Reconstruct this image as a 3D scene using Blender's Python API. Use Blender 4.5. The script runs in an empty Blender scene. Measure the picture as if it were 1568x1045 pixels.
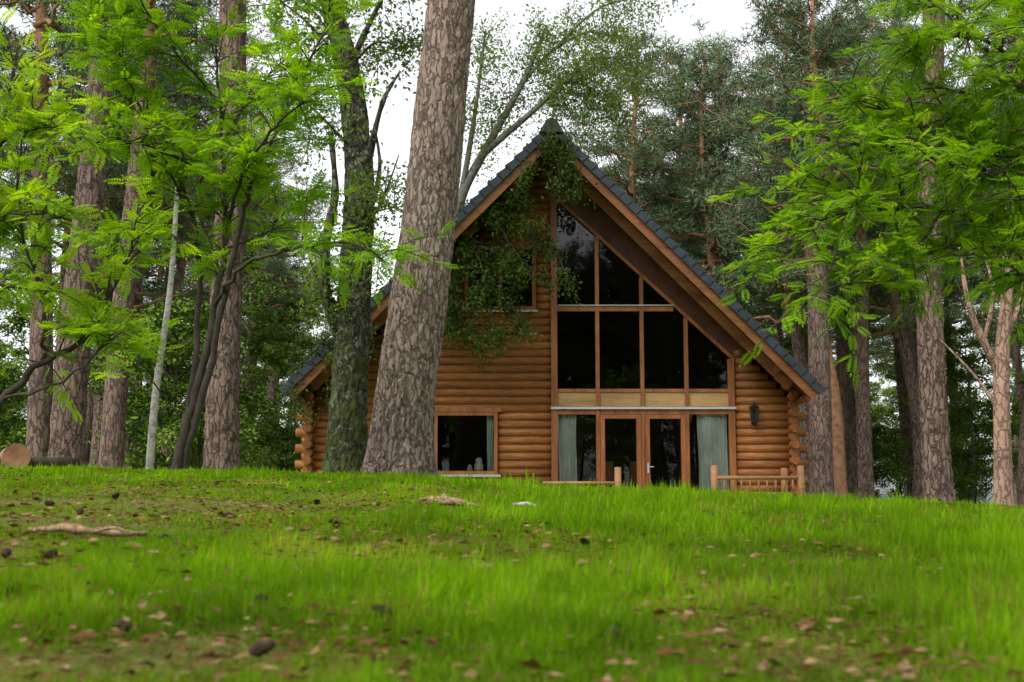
import bpy, math, numpy as np
from mathutils import Vector, noise as mn
rng=np.random.default_rng(7)
sc=bpy.context.scene
COL=sc.collection
# ------------------------------------------------------------------ helpers
def link(o,parent=None):
    COL.objects.link(o)
    if parent is not None: o.parent=parent
    return o
def empty(name,loc=(0,0,0)):
    e=bpy.data.objects.new(name,None); e.location=loc; e.empty_display_size=.3
    COL.objects.link(e); return e
def npmesh(name,V,F,mat=None,smooth=False,tint=None):
    V=np.asarray(V,dtype=np.float32); F=np.asarray(F,dtype=np.int32)
    me=bpy.data.meshes.new(name)
    k=F.shape[1]; m=len(F)
    me.vertices.add(len(V)); me.vertices.foreach_set('co',V.ravel())
    me.loops.add(m*k); me.loops.foreach_set('vertex_index',F.ravel())
    me.polygons.add(m)
    me.polygons.foreach_set('loop_start',np.arange(0,m*k,k,dtype=np.int32))
    me.polygons.foreach_set('use_smooth',np.full(m,smooth,dtype=bool))
    if tint is not None:
        a=me.attributes.new('tint','FLOAT','POINT'); a.data.foreach_set('value',np.asarray(tint,dtype=np.float32))
    me.update(calc_edges=True)
    if mat is not None: me.materials.append(mat)
    return me
def obj(name,me,parent=None,loc=(0,0,0)):
    o=bpy.data.objects.new(name,me); o.location=loc
    return link(o,parent)
def pymesh(name,V,F,mat=None,smooth=False):
    me=bpy.data.meshes.new(name); me.from_pydata([tuple(map(float,v)) for v in V],[],[tuple(f) for f in F]); me.update()
    if smooth: me.polygons.foreach_set('use_smooth',[True]*len(me.polygons))
    if mat: me.materials.append(mat)
    return me
class Acc:
    def __init__(s): s.V=[];s.F=[];s.n=0
    def add(s,V,F):
        s.V.append(np.asarray(V,float)); s.F+= [tuple(int(i)+s.n for i in f) for f in F]; s.n+=len(V)
    def box(s,x0,x1,y0,y1,z0,z1):
        V=[(x0,y0,z0),(x1,y0,z0),(x1,y1,z0),(x0,y1,z0),(x0,y0,z1),(x1,y0,z1),(x1,y1,z1),(x0,y1,z1)]
        s.add(V,[(0,3,2,1),(4,5,6,7),(0,1,5,4),(1,2,6,5),(2,3,7,6),(3,0,4,7)])
    def prism(s,poly,y0,y1):
        n=len(poly); V=[(p[0],y0,p[1]) for p in poly]+[(p[0],y1,p[1]) for p in poly]
        F=[tuple(range(n)),tuple(reversed(range(n,2*n)))]+[(i,i+n,(i+1)%n+n,(i+1)%n) for i in range(n)]
        s.add(V,F)
    def cyl(s,p0,p1,r0,r1=None,n=12,cap=True):
        r1=r0 if r1 is None else r1
        p0=Vector(p0);p1=Vector(p1);d=(p1-p0).normalized()
        u=d.orthogonal().normalized();w=d.cross(u)
        V=[];
        for p,r in((p0,r0),(p1,r1)):
            for i in range(n):
                a=2*math.pi*i/n; q=p+(u*math.cos(a)+w*math.sin(a))*r; V.append(tuple(q))
        F=[(i,(i+1)%n,(i+1)%n+n,i+n) for i in range(n)]
        if cap: F+=[tuple(reversed(range(n))),tuple(range(n,2*n))]
        s.add(V,F)
    def obj(s,name,mat,parent=None,smooth=False):
        me=pymesh(name,np.concatenate(s.V),s.F,mat,False)
        if smooth:
            for p in me.polygons: p.use_smooth=len(p.vertices)==4
        return obj(name,me,parent)
def vnoise(x,y,seed=0,scale=1.0,octv=3):
    r=np.random.default_rng(1000+seed).random((128,128)); out=0;amp=1;tot=0
    x=np.asarray(x,float)*scale;y=np.asarray(y,float)*scale
    for o in range(octv):
        xi=np.floor(x).astype(int);yi=np.floor(y).astype(int);fx=x-xi;fy=y-yi
        fx=fx*fx*(3-2*fx);fy=fy*fy*(3-2*fy)
        a=r[xi%128,yi%128];b=r[(xi+1)%128,yi%128];c=r[xi%128,(yi+1)%128];d=r[(xi+1)%128,(yi+1)%128]
        out=out+amp*((a*(1-fx)+b*fx)*(1-fy)+(c*(1-fx)+d*fx)*fy);tot+=amp;amp*=.5;x=x*2.03+17;y=y*2.03+5
    return out/tot
def rotz(n,tilt,rng=rng,az=None):
    az=rng.random(n)*2*np.pi if az is None else az
    c,s=np.cos(az),np.sin(az); ct,st=np.cos(tilt),np.sin(tilt)
    R=np.zeros((n,3,3))
    R[:,0,0]=c;R[:,0,1]=-s*ct;R[:,0,2]=s*st
    R[:,1,0]=s;R[:,1,1]=c*ct;R[:,1,2]=-c*st
    R[:,2,1]=st;R[:,2,2]=ct
    return R
def frame_from(d,up=None,roll=None):
    d=d/np.linalg.norm(d,axis=1,keepdims=True)
    up=np.tile([0,0,1.],(len(d),1)) if up is None else up
    y=np.cross(up,d); y/=np.linalg.norm(y,axis=1,keepdims=True)+1e-9
    z=np.cross(d,y)
    if roll is not None:
        c=np.cos(roll)[:,None];s=np.sin(roll)[:,None]
        y,z=y*c+z*s,z*c-y*s
    return np.stack([d,y,z],axis=2)
def scatter(TV,TF,pos,R,scale):
    n=len(pos);m=len(TV)
    scale=np.asarray(scale,float)
    if scale.ndim==1: T=TV[None]*scale[:,None,None]
    else: T=TV[None]*scale[:,None,:]
    V=np.einsum('nij,nmj->nmi',R,T)+pos[:,None,:]
    F=(TF[None]+(np.arange(n)*m)[:,None,None]).reshape(-1,TF.shape[1])
    return V.reshape(-1,3),F
def tube(path,rad,n=10,close=True):
    P=np.asarray(path,float);m=len(P)
    T=np.gradient(P,axis=0);T/=np.linalg.norm(T,axis=1,keepdims=True)+1e-9
    ref=np.array([1.,0,0]) if abs(T[0][0])<.8 else np.array([0,1.,0])
    V=[];
    for i in range(m):
        u=ref-T[i]*np.dot(ref,T[i]);u/=np.linalg.norm(u);w=np.cross(T[i],u);ref=u
        a=np.arange(n)*2*np.pi/n
        V.append(P[i]+rad[i]*(np.cos(a)[:,None]*u+np.sin(a)[:,None]*w))
    V=np.concatenate(V)
    i,j=np.meshgrid(np.arange(m-1),np.arange(n),indexing='ij')
    F=np.stack([i*n+j,i*n+(j+1)%n,(i+1)*n+(j+1)%n,(i+1)*n+j],axis=-1).reshape(-1,4)
    return V,F
def smoothpath(P,R,k=6):
    P=np.asarray(P,float);R=np.asarray(R,float);n=len(P)
    if n<3:
        t=np.linspace(0,1,k)[:,None]; return P[0]*(1-t)+P[1]*t,R[0]*(1-t[:,0])+R[1]*t[:,0]
    out=[];ro=[]
    for i in range(n-1):
        p0=P[max(i-1,0)];p1=P[i];p2=P[i+1];p3=P[min(i+2,n-1)]
        for t in np.arange(k)/k:
            out.append(.5*((2*p1)+(-p0+p2)*t+(2*p0-5*p1+4*p2-p3)*t*t+(-p0+3*p1-3*p2+p3)*t**3)); ro.append(R[i]*(1-t)+R[i+1]*t)
    out.append(P[-1]);ro.append(R[-1]); return np.array(out),np.array(ro)
class QA:
    def __init__(s): s.V=[];s.F=[];s.n=0;s.t=[]
    def add(s,V,F,t=None):
        s.V.append(V);s.F.append(np.asarray(F)+s.n);s.n+=len(V)
        s.t.append(np.full(len(V),.5) if t is None else t)
    def mesh(s,name,mat,smooth=False): return npmesh(name,np.concatenate(s.V),np.concatenate(s.F),mat,smooth,np.concatenate(s.t))
# ------------------------------------------------------------------ materials
def newmat(name):
    m=bpy.data.materials.new(name);m.use_nodes=True;nt=m.node_tree;nt.nodes.clear()
    out=nt.nodes.new('ShaderNodeOutputMaterial');return m,nt,out
def ramp(nt,stops,fac):
    r=nt.nodes.new('ShaderNodeValToRGB')
    e=r.color_ramp.elements
    while len(e)<len(stops): e.new(.5)
    for i,(p,c) in enumerate(stops):
        e[i].position=p;e[i].color=(*c,1) if len(c)==3 else c
    nt.links.new(fac,r.inputs[0]);return r.outputs[0]
def mixc(nt,a,b,f,bt='MIX'):
    m=nt.nodes.new('ShaderNodeMix');m.data_type='RGBA';m.blend_type=bt
    for s,v in((m.inputs[0],f),(m.inputs[6],a),(m.inputs[7],b)):
        if hasattr(v,'is_linked'): nt.links.new(v,s)
        else: s.default_value=v if not isinstance(v,tuple) or len(v)==4 else (*v,1)
    return m.outputs[2]
def principled(nt,out,col,rough=.8,spec=.3,bump=None,bstr=.5,bdist=.02):
    p=nt.nodes.new('ShaderNodeBsdfPrincipled')
    if hasattr(col,'is_linked'): nt.links.new(col,p.inputs['Base Color'])
    else: p.inputs['Base Color'].default_value=(*col,1)
    if hasattr(rough,'is_linked'): nt.links.new(rough,p.inputs['Roughness'])
    else: p.inputs['Roughness'].default_value=rough
    p.inputs['Specular IOR Level'].default_value=spec
    if bump is not None:
        b=nt.nodes.new('ShaderNodeBump');b.inputs['Strength'].default_value=bstr;b.inputs['Distance'].default_value=bdist
        nt.links.new(bump,b.inputs['Height']);nt.links.new(b.outputs[0],p.inputs['Normal'])
    nt.links.new(p.outputs[0],out.inputs[0]);return p
def objco(nt,scale=(1,1,1)):
    tc=nt.nodes.new('ShaderNodeTexCoord');mp=nt.nodes.new('ShaderNodeMapping');mp.inputs['Scale'].default_value=scale
    nt.links.new(tc.outputs['Object'],mp.inputs[0]);return mp.outputs[0],tc
def tex(nt,kind,co,scale,detail=4,rough=.6,feature=None):
    t=nt.nodes.new(kind);t.inputs['Scale'].default_value=scale
    if kind=='ShaderNodeTexNoise': t.inputs['Detail'].default_value=detail;t.inputs['Roughness'].default_value=rough
    if feature: t.feature=feature
    nt.links.new(co,t.inputs['Vector']);return t
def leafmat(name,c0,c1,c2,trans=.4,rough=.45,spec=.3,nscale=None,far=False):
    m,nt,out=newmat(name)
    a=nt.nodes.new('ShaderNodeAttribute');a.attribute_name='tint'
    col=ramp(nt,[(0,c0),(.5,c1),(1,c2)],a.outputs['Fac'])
    if nscale:
        co,tc=objco(nt);t=tex(nt,'ShaderNodeTexNoise',co,nscale,2)
        f=ramp(nt,[(.35,(.6,.66,.62)),(.65,(1.15,1.12,1.0))],t.outputs['Fac'])
        col=mixc(nt,col,f,1.0,'MULTIPLY')
    if far or spec==0:
        p=nt.nodes.new('ShaderNodeBsdfDiffuse');nt.links.new(col,p.inputs[0])
        if far: nt.links.new(p.outputs[0],out.inputs[0]);return m
    else:
        p=nt.nodes.new('ShaderNodeBsdfPrincipled');p.inputs['Roughness'].default_value=rough;p.inputs['Specular IOR Level'].default_value=spec
        nt.links.new(col,p.inputs['Base Color'])
    tr=nt.nodes.new('ShaderNodeBsdfTranslucent')
    b=mixc(nt,col,(1.55,1.5,.55),1.0,'MULTIPLY');nt.links.new(b,tr.inputs[0])
    mx=nt.nodes.new('ShaderNodeMixShader');mx.inputs[0].default_value=trans
    nt.links.new(p.outputs[0],mx.inputs[1]);nt.links.new(tr.outputs[0],mx.inputs[2]);nt.links.new(mx.outputs[0],out.inputs[0])
    return m
def barkmat(name,dark,mid,light,vs=9,stretch=.25,orange=None,oz=(6,10),lichen=None,moss=None,bd=.03,cw=.12,c0=.12):
    m,nt,out=newmat(name)
    tc=nt.nodes.new('ShaderNodeTexCoord')
    wn=nt.nodes.new('ShaderNodeTexNoise');wn.inputs['Scale'].default_value=7;wn.inputs['Detail'].default_value=5;nt.links.new(tc.outputs['Object'],wn.inputs['Vector'])
    add=nt.nodes.new('ShaderNodeVectorMath');add.operation='MULTIPLY_ADD'
    nt.links.new(wn.outputs['Color'],add.inputs[0]);add.inputs[1].default_value=(.16,.16,.5);nt.links.new(tc.outputs['Object'],add.inputs[2])
    mp=nt.nodes.new('ShaderNodeMapping');mp.inputs['Scale'].default_value=(1,1,stretch);nt.links.new(add.outputs[0],mp.inputs[0])
    v=tex(nt,'ShaderNodeTexVoronoi',mp.outputs[0],vs,feature='DISTANCE_TO_EDGE')
    n1=tex(nt,'ShaderNodeTexNoise',mp.outputs[0],vs*3,6,.75)
    n2=tex(nt,'ShaderNodeTexNoise',tc.outputs['Object'],1.7,5)
    br=nt.nodes.new('ShaderNodeMath');br.operation='MULTIPLY_ADD';nt.links.new(n1.outputs['Fac'],br.inputs[0]);br.inputs[1].default_value=.26;nt.links.new(v.outputs['Distance'],br.inputs[2])
    crack=ramp(nt,[(c0,(0,0,0)),(c0+cw,(1,1,1))],br.outputs[0])
    base=ramp(nt,[(.3,mid),(.7,light)],n1.outputs['Fac'])
    base=mixc(nt,base,ramp(nt,[(.3,(.72,.72,.74)),(.7,(1.2,1.15,1.1))],n2.outputs['Fac']),1.,'MULTIPLY')
    if orange:
        sep=nt.nodes.new('ShaderNodeSeparateXYZ');nt.links.new(tc.outputs['Object'],sep.inputs[0])
        mr=nt.nodes.new('ShaderNodeMapRange');mr.inputs['From Min'].default_value=oz[0];mr.inputs['From Max'].default_value=oz[1]
        nt.links.new(sep.outputs['Z'],mr.inputs['Value'])
        ob=mixc(nt,(*orange,1),ramp(nt,[(.3,(.65,.65,.65)),(.7,(1.2,1.2,1.2))],n1.outputs['Fac']),1.,'MULTIPLY')
        base=mixc(nt,base,ob,mr.outputs[0])
    if lichen:
        n3=tex(nt,'ShaderNodeTexNoise',tc.outputs['Object'],7,5,.65)
        f=ramp(nt,[(.5,(0,0,0)),(.6,(1,1,1))],n3.outputs['Fac']);base=mixc(nt,base,(*lichen,1),f)
    col=mixc(nt,(*dark,1),base,crack)
    if moss:
        n4=tex(nt,'ShaderNodeTexNoise',tc.outputs['Object'],3,5,.7)
        sep=nt.nodes.new('ShaderNodeSeparateXYZ');nt.links.new(tc.outputs['Object'],sep.inputs[0])
        mr=nt.nodes.new('ShaderNodeMapRange');mr.inputs['From Min'].default_value=0;mr.inputs['From Max'].default_value=moss[1];mr.inputs['To Min'].default_value=.24;mr.inputs['To Max'].default_value=-.03
        nt.links.new(sep.outputs['Z'],mr.inputs['Value'])
        ad=nt.nodes.new('ShaderNodeMath');ad.operation='ADD';nt.links.new(n4.outputs['Fac'],ad.inputs[0]);nt.links.new(mr.outputs[0],ad.inputs[1])
        f=ramp(nt,[(.58,(0,0,0)),(.74,(.8,.8,.8))],ad.outputs[0]);col=mixc(nt,col,(*moss[0],1),f)
    hm=nt.nodes.new('ShaderNodeMath');hm.operation='MULTIPLY_ADD'
    nt.links.new(n1.outputs['Fac'],hm.inputs[0]);hm.inputs[1].default_value=.9
    g=nt.nodes.new('ShaderNodeSeparateColor');nt.links.new(crack,g.inputs[0]);nt.links.new(g.outputs[0],hm.inputs[2])
    principled(nt,out,col,.9,.15,hm.outputs[0],.9,bd)
    return m
def woodmat(name,c0,c1,axis='X',rough=.55,gs=6,spec=.35):
    m,nt,out=newmat(name)
    s={'X':(.12,1,1),'Y':(1,.12,1),'Z':(1,1,.12)}[axis]
    co,tc=objco(nt,s)
    n=tex(nt,'ShaderNodeTexNoise',co,gs*4,6,.65);n2=tex(nt,'ShaderNodeTexNoise',co,2.6,4)
    col=ramp(nt,[(.3,c0),(.7,c1)],n.outputs['Fac'])
    col=mixc(nt,col,ramp(nt,[(.3,(.55,.5,.45)),(.7,(1.25,1.2,1.15))],n2.outputs['Fac']),1.,'MULTIPLY')
    principled(nt,out,col,rough,spec,n.outputs['Fac'],.25,.01)
    return m
def plain(name,c,rough=.7,spec=.3,var=.25,ns=12):
    m,nt,out=newmat(name);co,tc=objco(nt)
    n=tex(nt,'ShaderNodeTexNoise',co,ns,5)
    a=tuple(x*(1-var) for x in c);b=tuple(x*(1+var) for x in c)
    principled(nt,out,ramp(nt,[(.3,a),(.7,b)],n.outputs['Fac']),rough,spec,n.outputs['Fac'],.2,.01);return m

M_log=woodmat('log_stain',(.16,.058,.015),(.35,.145,.038),'X',.55)
M_logY=woodmat('log_stain_side',(.15,.053,.014),(.32,.13,.034),'Y',.55)
M_frame=woodmat('window_frame_wood',(.20,.074,.024),(.34,.135,.048),'Z',.5)
M_barge=woodmat('bargeboard_wood',(.18,.066,.02),(.30,.125,.04),'X',.55)
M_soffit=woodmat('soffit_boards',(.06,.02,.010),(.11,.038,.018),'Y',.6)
M_panel=woodmat('panel_wood',(.28,.17,.07),(.38,.25,.11),'X',.6)
M_deck=woodmat('deck_wood',(.24,.12,.05),(.36,.20,.09),'X',.7)
M_slate=plain('roof_slate',(.026,.034,.044),.55,.4,.45,5)
M_ridge=plain('mossy_ridge_tile',(.045,.052,.035),.8,.2,.5,9)
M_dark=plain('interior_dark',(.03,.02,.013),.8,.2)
M_black=plain('black_iron',(.012,.012,.012),.4,.5)
M_curtain=plain('curtain_cloth',(.70,.75,.69),.9,.1,.1,3)
M_sill=plain('lead_flashing',(.42,.42,.40),.6,.3,.1)
M_owl=plain('ceramic_figurine',(.55,.5,.42),.5,.4,.2)
m,nt,out=newmat('window_glass')
fr=nt.nodes.new('ShaderNodeFresnel');fr.inputs[0].default_value=1.5
gl=nt.nodes.new('ShaderNodeBsdfGlossy');gl.inputs['Roughness'].default_value=.005
tp=nt.nodes.new('ShaderNodeBsdfTransparent');tp.inputs[0].default_value=(.8,.83,.81,1)
mx=nt.nodes.new('ShaderNodeMixShader');nt.links.new(fr.outputs[0],mx.inputs[0]);nt.links.new(tp.outputs[0],mx.inputs[1]);nt.links.new(gl.outputs[0],mx.inputs[2]);nt.links.new(mx.outputs[0],out.inputs[0])
M_glass=m
M_pine=barkmat('pine_bark',(.10,.07,.056),(.21,.158,.13),(.37,.295,.245),vs=12,stretch=.19,orange=(.32,.21,.165),oz=(5,12),bd=.025,cw=.15)
M_pine2=barkmat('pine_bark_far',(.055,.038,.032),(.14,.096,.078),(.26,.185,.152),vs=10,stretch=.22,orange=(.28,.16,.11),oz=(7,14),bd=.03,cw=.14)
M_limb=plain('pine_limb_bark',(.28,.145,.085),.85,.15,.4,6)
M_lich=barkmat('lichen_bark',(.02,.018,.015),(.055,.05,.038),(.11,.105,.08),vs=11,stretch=.45,lichen=(.20,.21,.15),moss=((.065,.085,.018),5.0),bd=.04)
M_birch=barkmat('birch_bark',(.12,.11,.10),(.42,.40,.37),(.62,.6,.56),vs=3,stretch=1.5,bd=.01,c0=.08)
M_pinkb=barkmat('pink_bark',(.14,.085,.06),(.27,.17,.125),(.42,.28,.22),vs=10,stretch=.3,bd=.015)
M_twig=plain('twig_bark',(.055,.045,.035),.85,.15,.4,8)
M_grey=plain('grey_branch_bark',(.14,.13,.11),.85,.15,.4,6)
M_needle=leafmat('pine_needles',(.065,.10,.055),(.125,.175,.095),(.22,.28,.155),.3,.6,.2,.5,True)
M_birchleaf=leafmat('birch_leaves',(.07,.13,.025),(.14,.22,.045),(.25,.34,.085),.45,.5,.3,.6,True)
M_birchnear=leafmat('birch_leaves_near',(.065,.12,.022),(.12,.195,.04),(.20,.28,.065),.45,.5,0,.6)
M_bush=leafmat('undergrowth_leaves',(.06,.115,.018),(.13,.22,.035),(.27,.37,.085),.45,.5,.3,.4,True)
M_rowan=leafmat('rowan_leaves',(.09,.20,.006),(.17,.33,.010),(.30,.45,.015),.55,.5,.15,1.2)
M_vine=leafmat('vine_leaves',(.032,.058,.01),(.065,.115,.018),(.14,.20,.035),.35,.5,.2,1.5)
M_grass=leafmat('grass_blades',(.27,.20,.065),(.105,.225,.006),(.20,.37,.010),.4,.5,0,1.3)
M_litter=leafmat('dead_leaf_litter',(.06,.03,.013),(.16,.085,.038),(.32,.22,.12),.1,.8,0)
M_cone=plain('cone_brown',(.06,.038,.024),.8,.2,.5,30)
M_deadwood=barkmat('deadwood',(.16,.10,.055),(.25,.165,.09),(.38,.28,.17),vs=18,stretch=1,bd=.004)

# ------------------------------------------------------------------ terrain
def crest(x):
    return np.interp(x,[-60,-9,-5,-2,-.8,0,.8,5,8,14,60],[1.10,1.04,1.0,.96,.87,.80,.74,.56,.30,.15,.1])
def height(x,y):
    x=np.asarray(x,float);y=np.asarray(y,float)
    c=crest(x*.9)
    p=np.sin(np.pi/2*np.clip((y-1)/19,-.6,1))
    z=c*p
    back=np.clip((y-20)/10,0,1);back=back*back*(3-2*back)
    z=z*(1-back)+(.55*z+.45*.74-.06)*back
    amp=np.clip(y/8,.3,1)
    z=z+(vnoise(x,y,1,.9,3)-.5)*.08*amp+(vnoise(x,y,2,.3,2)-.5)*.10*np.clip((y-3)/10,0,1)
    mound=np.exp(-(((x+1.9)/1.5)**2+((y-19.8)/1.4)**2))*.12
    far=np.clip((np.hypot(x,y-20)-60)/200,0,1)
    return z+mound+far*2*(vnoise(x,y,3,.02,2)-.3)
def brown(x,y):
    n=vnoise(x,y,11,1.3,4)
    reg=np.exp(-(((x+2.6)/2.6)**2+((y-8.0)/3.4)**2))*.19+np.exp(-(((x+.9)/1.8)**2+((y-3.0)/1.3)**2))*.13+np.exp(-(((x-4.5)/1.6)**2+((y-9)/3.)**2))*.12
    lush=np.exp(-(((x-1.8)/1.5)**2+((y-8)/4.5)**2))*.14
    return np.clip((n+reg-lush-.46)*3.0,0,.85)
s=np.linspace(-1,1,421);xs=np.sinh(s*4.6)/math.sinh(4.6)*400
t=np.linspace(-.62,1,420);ys=6+np.sinh(t*4.4)/math.sinh(4.4)*400
X,Y=np.meshgrid(xs,ys,indexing='ij');Z=height(X,Y)
nx,ny=X.shape
i,j=np.meshgrid(np.arange(nx-1),np.arange(ny-1),indexing='ij')
F=np.stack([i*ny+j,(i+1)*ny+j,(i+1)*ny+j+1,i*ny+j+1],-1).reshape(-1,4)
m,nt,out=newmat('lawn_soil_moss')
a=nt.nodes.new('ShaderNodeAttribute');a.attribute_name='tint'
co,tc=objco(nt)
n1=tex(nt,'ShaderNodeTexNoise',co,9,7,.7);n2=tex(nt,'ShaderNodeTexNoise',co,45,6,.7)
g=ramp(nt,[(.3,(.045,.10,.006)),(.5,(.095,.18,.010)),(.72,(.17,.25,.014))],n1.outputs['Fac'])
b=ramp(nt,[(.3,(.08,.055,.02)),(.5,(.16,.12,.045)),(.7,(.26,.21,.09))],n2.outputs['Fac'])
f=nt.nodes.new('ShaderNodeMath');f.operation='MULTIPLY_ADD';nt.links.new(n1.outputs['Fac'],f.inputs[0]);f.inputs[1].default_value=1.6
nt.links.new(a.outputs['Fac'],f.inputs[2])
ff=ramp(nt,[(1.1,(0,0,0)),(1.65,(.85,.85,.85))],f.outputs[0])
sc_m=nt.nodes.new('ShaderNodeMapRange');sc_m.inputs['From Min'].default_value=1.05;sc_m.inputs['From Max'].default_value=1.75;sc_m.inputs['To Max'].default_value=.85
nt.links.new(f.outputs[0],sc_m.inputs['Value'])
principled(nt,out,mixc(nt,g,b,sc_m.outputs[0]),.95,.1,n2.outputs['Fac'],.8,.03)
obj('ground',npmesh('ground',np.stack([X,Y,Z],-1).reshape(-1,3),F,m,True,brown(X,Y).ravel()))

# ------------------------------------------------------------------ grass
BV=np.array([[-.5,0,0],[.5,0,0],[-.42,.08,.5],[.42,.08,.5],[0,.36,1.]]);BF=np.array([[0,1,3],[0,3,2],[2,3,4]])
def grass(n,y0,y1,hmin,hmax,w,mx=.46,pw=1.0):
    y=y0+(y1-y0)*rng.random(n)**pw
    x=(rng.random(n)*2-1)*(y*mx+.8)
    br=brown(x,y);keep=rng.random(n)>br*.5
    keep&=~((y>29)&(x>-6)&(x<8))
    x=x[keep];y=y[keep];br=br[keep];n=len(x)
    lush=vnoise(x,y,21,1.3,3)
    clump=vnoise(x,y,22,7,2)
    lm=np.exp(-(((x-1.8)/2.6)**2))*.30
    h=(hmin+(hmax-hmin)*np.clip((lush-.36+lm)*2.0,0,1.15)*(.1+1.9*clump**1.8))*(1-.5*br)*(.4+1.0*rng.random(n))
    z=height(x,y)-.008
    R=rotz(n,rng.normal(0,.6,n))
    V,Fc=scatter(BV,BF,np.stack([x,y,z],-1),R,np.stack([np.full(n,w)*(.6+.8*rng.random(n)),h*1.0,h],-1))
    dead=rng.random(n)<(.06+.40*br)
    t=np.where(dead,rng.random(n)*.22,.40+.60*np.clip(rng.normal(.40,.22,n)+(lush-.5)*1.5+(clump-.5)*.8,0,1))
    return V,Fc,np.repeat(t,5)
q=QA()
for a in [(330000,2.0,6.2,.026,.12,.005,.46,.8),(180000,6.0,10.5,.028,.125,.008,.46,1),(120000,10.3,17,.035,.12,.014,.46,1),(70000,16.8,27,.04,.11,.022,.5,1),(20000,26,50,.05,.15,.05,.5,1)]:
    q.add(*grass(*a))
obj('grass',q.mesh('grass',M_grass))
n=26000
y=2.2+12*rng.random(n)**1.2;x=(rng.random(n)*2-1)*(y*.45+.5);br=brown(x,y);k=rng.random(n)<.16+br*.6;x=x[k];y=y[k];n=len(x)
LV=np.array([[-.5,-.3,0],[.1,-.42,.1],[.55,.1,.02],[-.1,.4,.14]]);LF=np.array([[0,1,2,3]])
R=rotz(n,rng.normal(0,.5,n));V,Fc=scatter(LV,LF,np.stack([x,y,height(x,y)+.015+.035*rng.random(n)],-1),R,np.stack([.02+.045*rng.random(n),.008+.025*rng.random(n),.03*np.ones(n)],-1))
obj('leaf_litter',npmesh('leaf_litter',V,Fc,M_litter,False,np.repeat(rng.random(n)**1.3,4)))

# ------------------------------------------------------------------ cones and deadwood on the lawn
def cone_mesh():
    SV=np.array([[0,-.5,0],[1,-.35,.25],[1.15,0,.35],[1,.35,.25],[0,.5,0]])
    SF=np.array([[0,1,2],[0,2,4],[2,3,4]])
    P=[];D=[];S=[]
    for k in range(70):
        tt=k/70;r=.016*math.sin(math.pi*min(1,(tt*.85+.12)))**.8;an=k*2.399
        P.append((math.cos(an)*r*.5,math.sin(an)*r*.5,tt*.05));D.append((math.cos(an),math.sin(an),.5+tt));S.append(.014*(1-.5*tt))
    D=np.array(D);V,F=scatter(SV,SF,np.array(P),frame_from(D),np.array(S));
    return npmesh('pine_cone',V,F,M_cone,False)
cm=cone_mesh();pc=empty('pine_cones')
for (x,y) in [(-.33,3.62),(-.74,3.95),(-1.02,3.35),(-1.75,5.0),(-1.9,4.85),(.25,3.3),(-2.9,8.0),(-2.6,8.4),(-2.35,7.0),(-3.1,6.6),(-1.6,7.2),(-.9,6.6),(.35,5.9),(-1.35,8.8),(-3.4,8.8),(.9,4.6),(1.9,5.2),(-2.0,3.9),(-.2,7.4),(1.3,8.5),(-4.2,10.6),(-3.7,11),(-4.4,11.5),(-2.4,10.4),(-1.3,3.9),(-.6,3.0)]:
    o=obj('cone',cm,pc,(x,y,float(height(x,y))+.035));o.rotation_euler=(rng.uniform(1.1,1.9),rng.uniform(-.4,.4),rng.uniform(0,6.28));o.scale=(1.15,)*3
def stick(name,pts,rad,mat=M_deadwood,n=9):
    P,Rr=smoothpath(pts,rad,6);Rr=Rr*(1+.18*rng.standard_normal(len(Rr)))
    P=P+rng.normal(0,rad[0]*.12,P.shape)
    V,Fc=tube(P,Rr,n);c=len(V)
    V=np.vstack([V,P[0],P[-1]]);Fq=[tuple(f) for f in Fc]+[((k+1)%n,k,c) for k in range(n)]+[(c-n+k,c-n+(k+1)%n,c+1) for k in range(n)]
    return pymesh(name,V,Fq,mat,True)
def hz(x,y,d=0): return (x,y,float(height(x,y))+d)
e=empty('fallen_branch')
obj('branch_wood',stick('b',[hz(-2.22,5.95,.035),hz(-2.05,5.9,.05),hz(-1.85,5.88,.04),hz(-1.68,5.95,.035)],[.013,.02,.018,.012]),e)
obj('branch_twig',stick('b2',[hz(-1.9,5.88,.04),hz(-1.78,5.75,.07),hz(-1.7,5.72,.06)],[.012,.009,.005]),e)
e=empty('broken_log_pieces')
obj('splinter_large',stick('b',[hz(-.58,9.1,.05),hz(-.45,9.0,.06),hz(-.28,8.95,.04)],[.03,.04,.012],n=5),e)
obj('splinter_small',stick('b',[hz(-.5,8.8,.05),hz(-.34,8.85,.055),hz(-.22,8.8,.04)],[.014,.024,.01],n=5),e)
obj('splinter_flat',stick('b',[hz(-.66,9.2,.05),hz(-.55,9.25,.06),hz(-.45,9.2,.05)],[.012,.022,.01],n=5),e)
obj('pale_bark_chip',stick('pale_bark_chip',[hz(.0,9.1,.05),hz(.1,9.08,.06),hz(.17,9.05,.05)],[.008,.016,.007],M_birch,5))
g=np.random.default_rng(5);e=empty('fallen_twigs')
for k in range(34):
    y=g.uniform(4.0,12);x=g.uniform(-.42,.3)*y;an=g.uniform(-.7,.7);l=g.uniform(.06,.22)
    obj('twig',stick('twig',[hz(x,y,.03),hz(x+l*.5*math.cos(an),y+l*.5*math.sin(an),.045),hz(x+l*math.cos(an+.3),y+l*math.sin(an+.3),.03)],[.004,.005,.0025],[M_deadwood,M_twig][k%2],5),e)
e=empty('cut_log')
zz=float(height(-6.2,16.5))+.17
a=Acc();a.cyl((-6.25,16.2,zz),(-6.75,17.3,zz+.02),.17,.16,20);a.obj('log_body',M_limb,e,True)
a=Acc();a.cyl((-6.62,16.35,zz-.08),(-5.7,16.9,zz-.05),.09,.07,14);a.obj('side_branch',M_twig,e,True)

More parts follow.
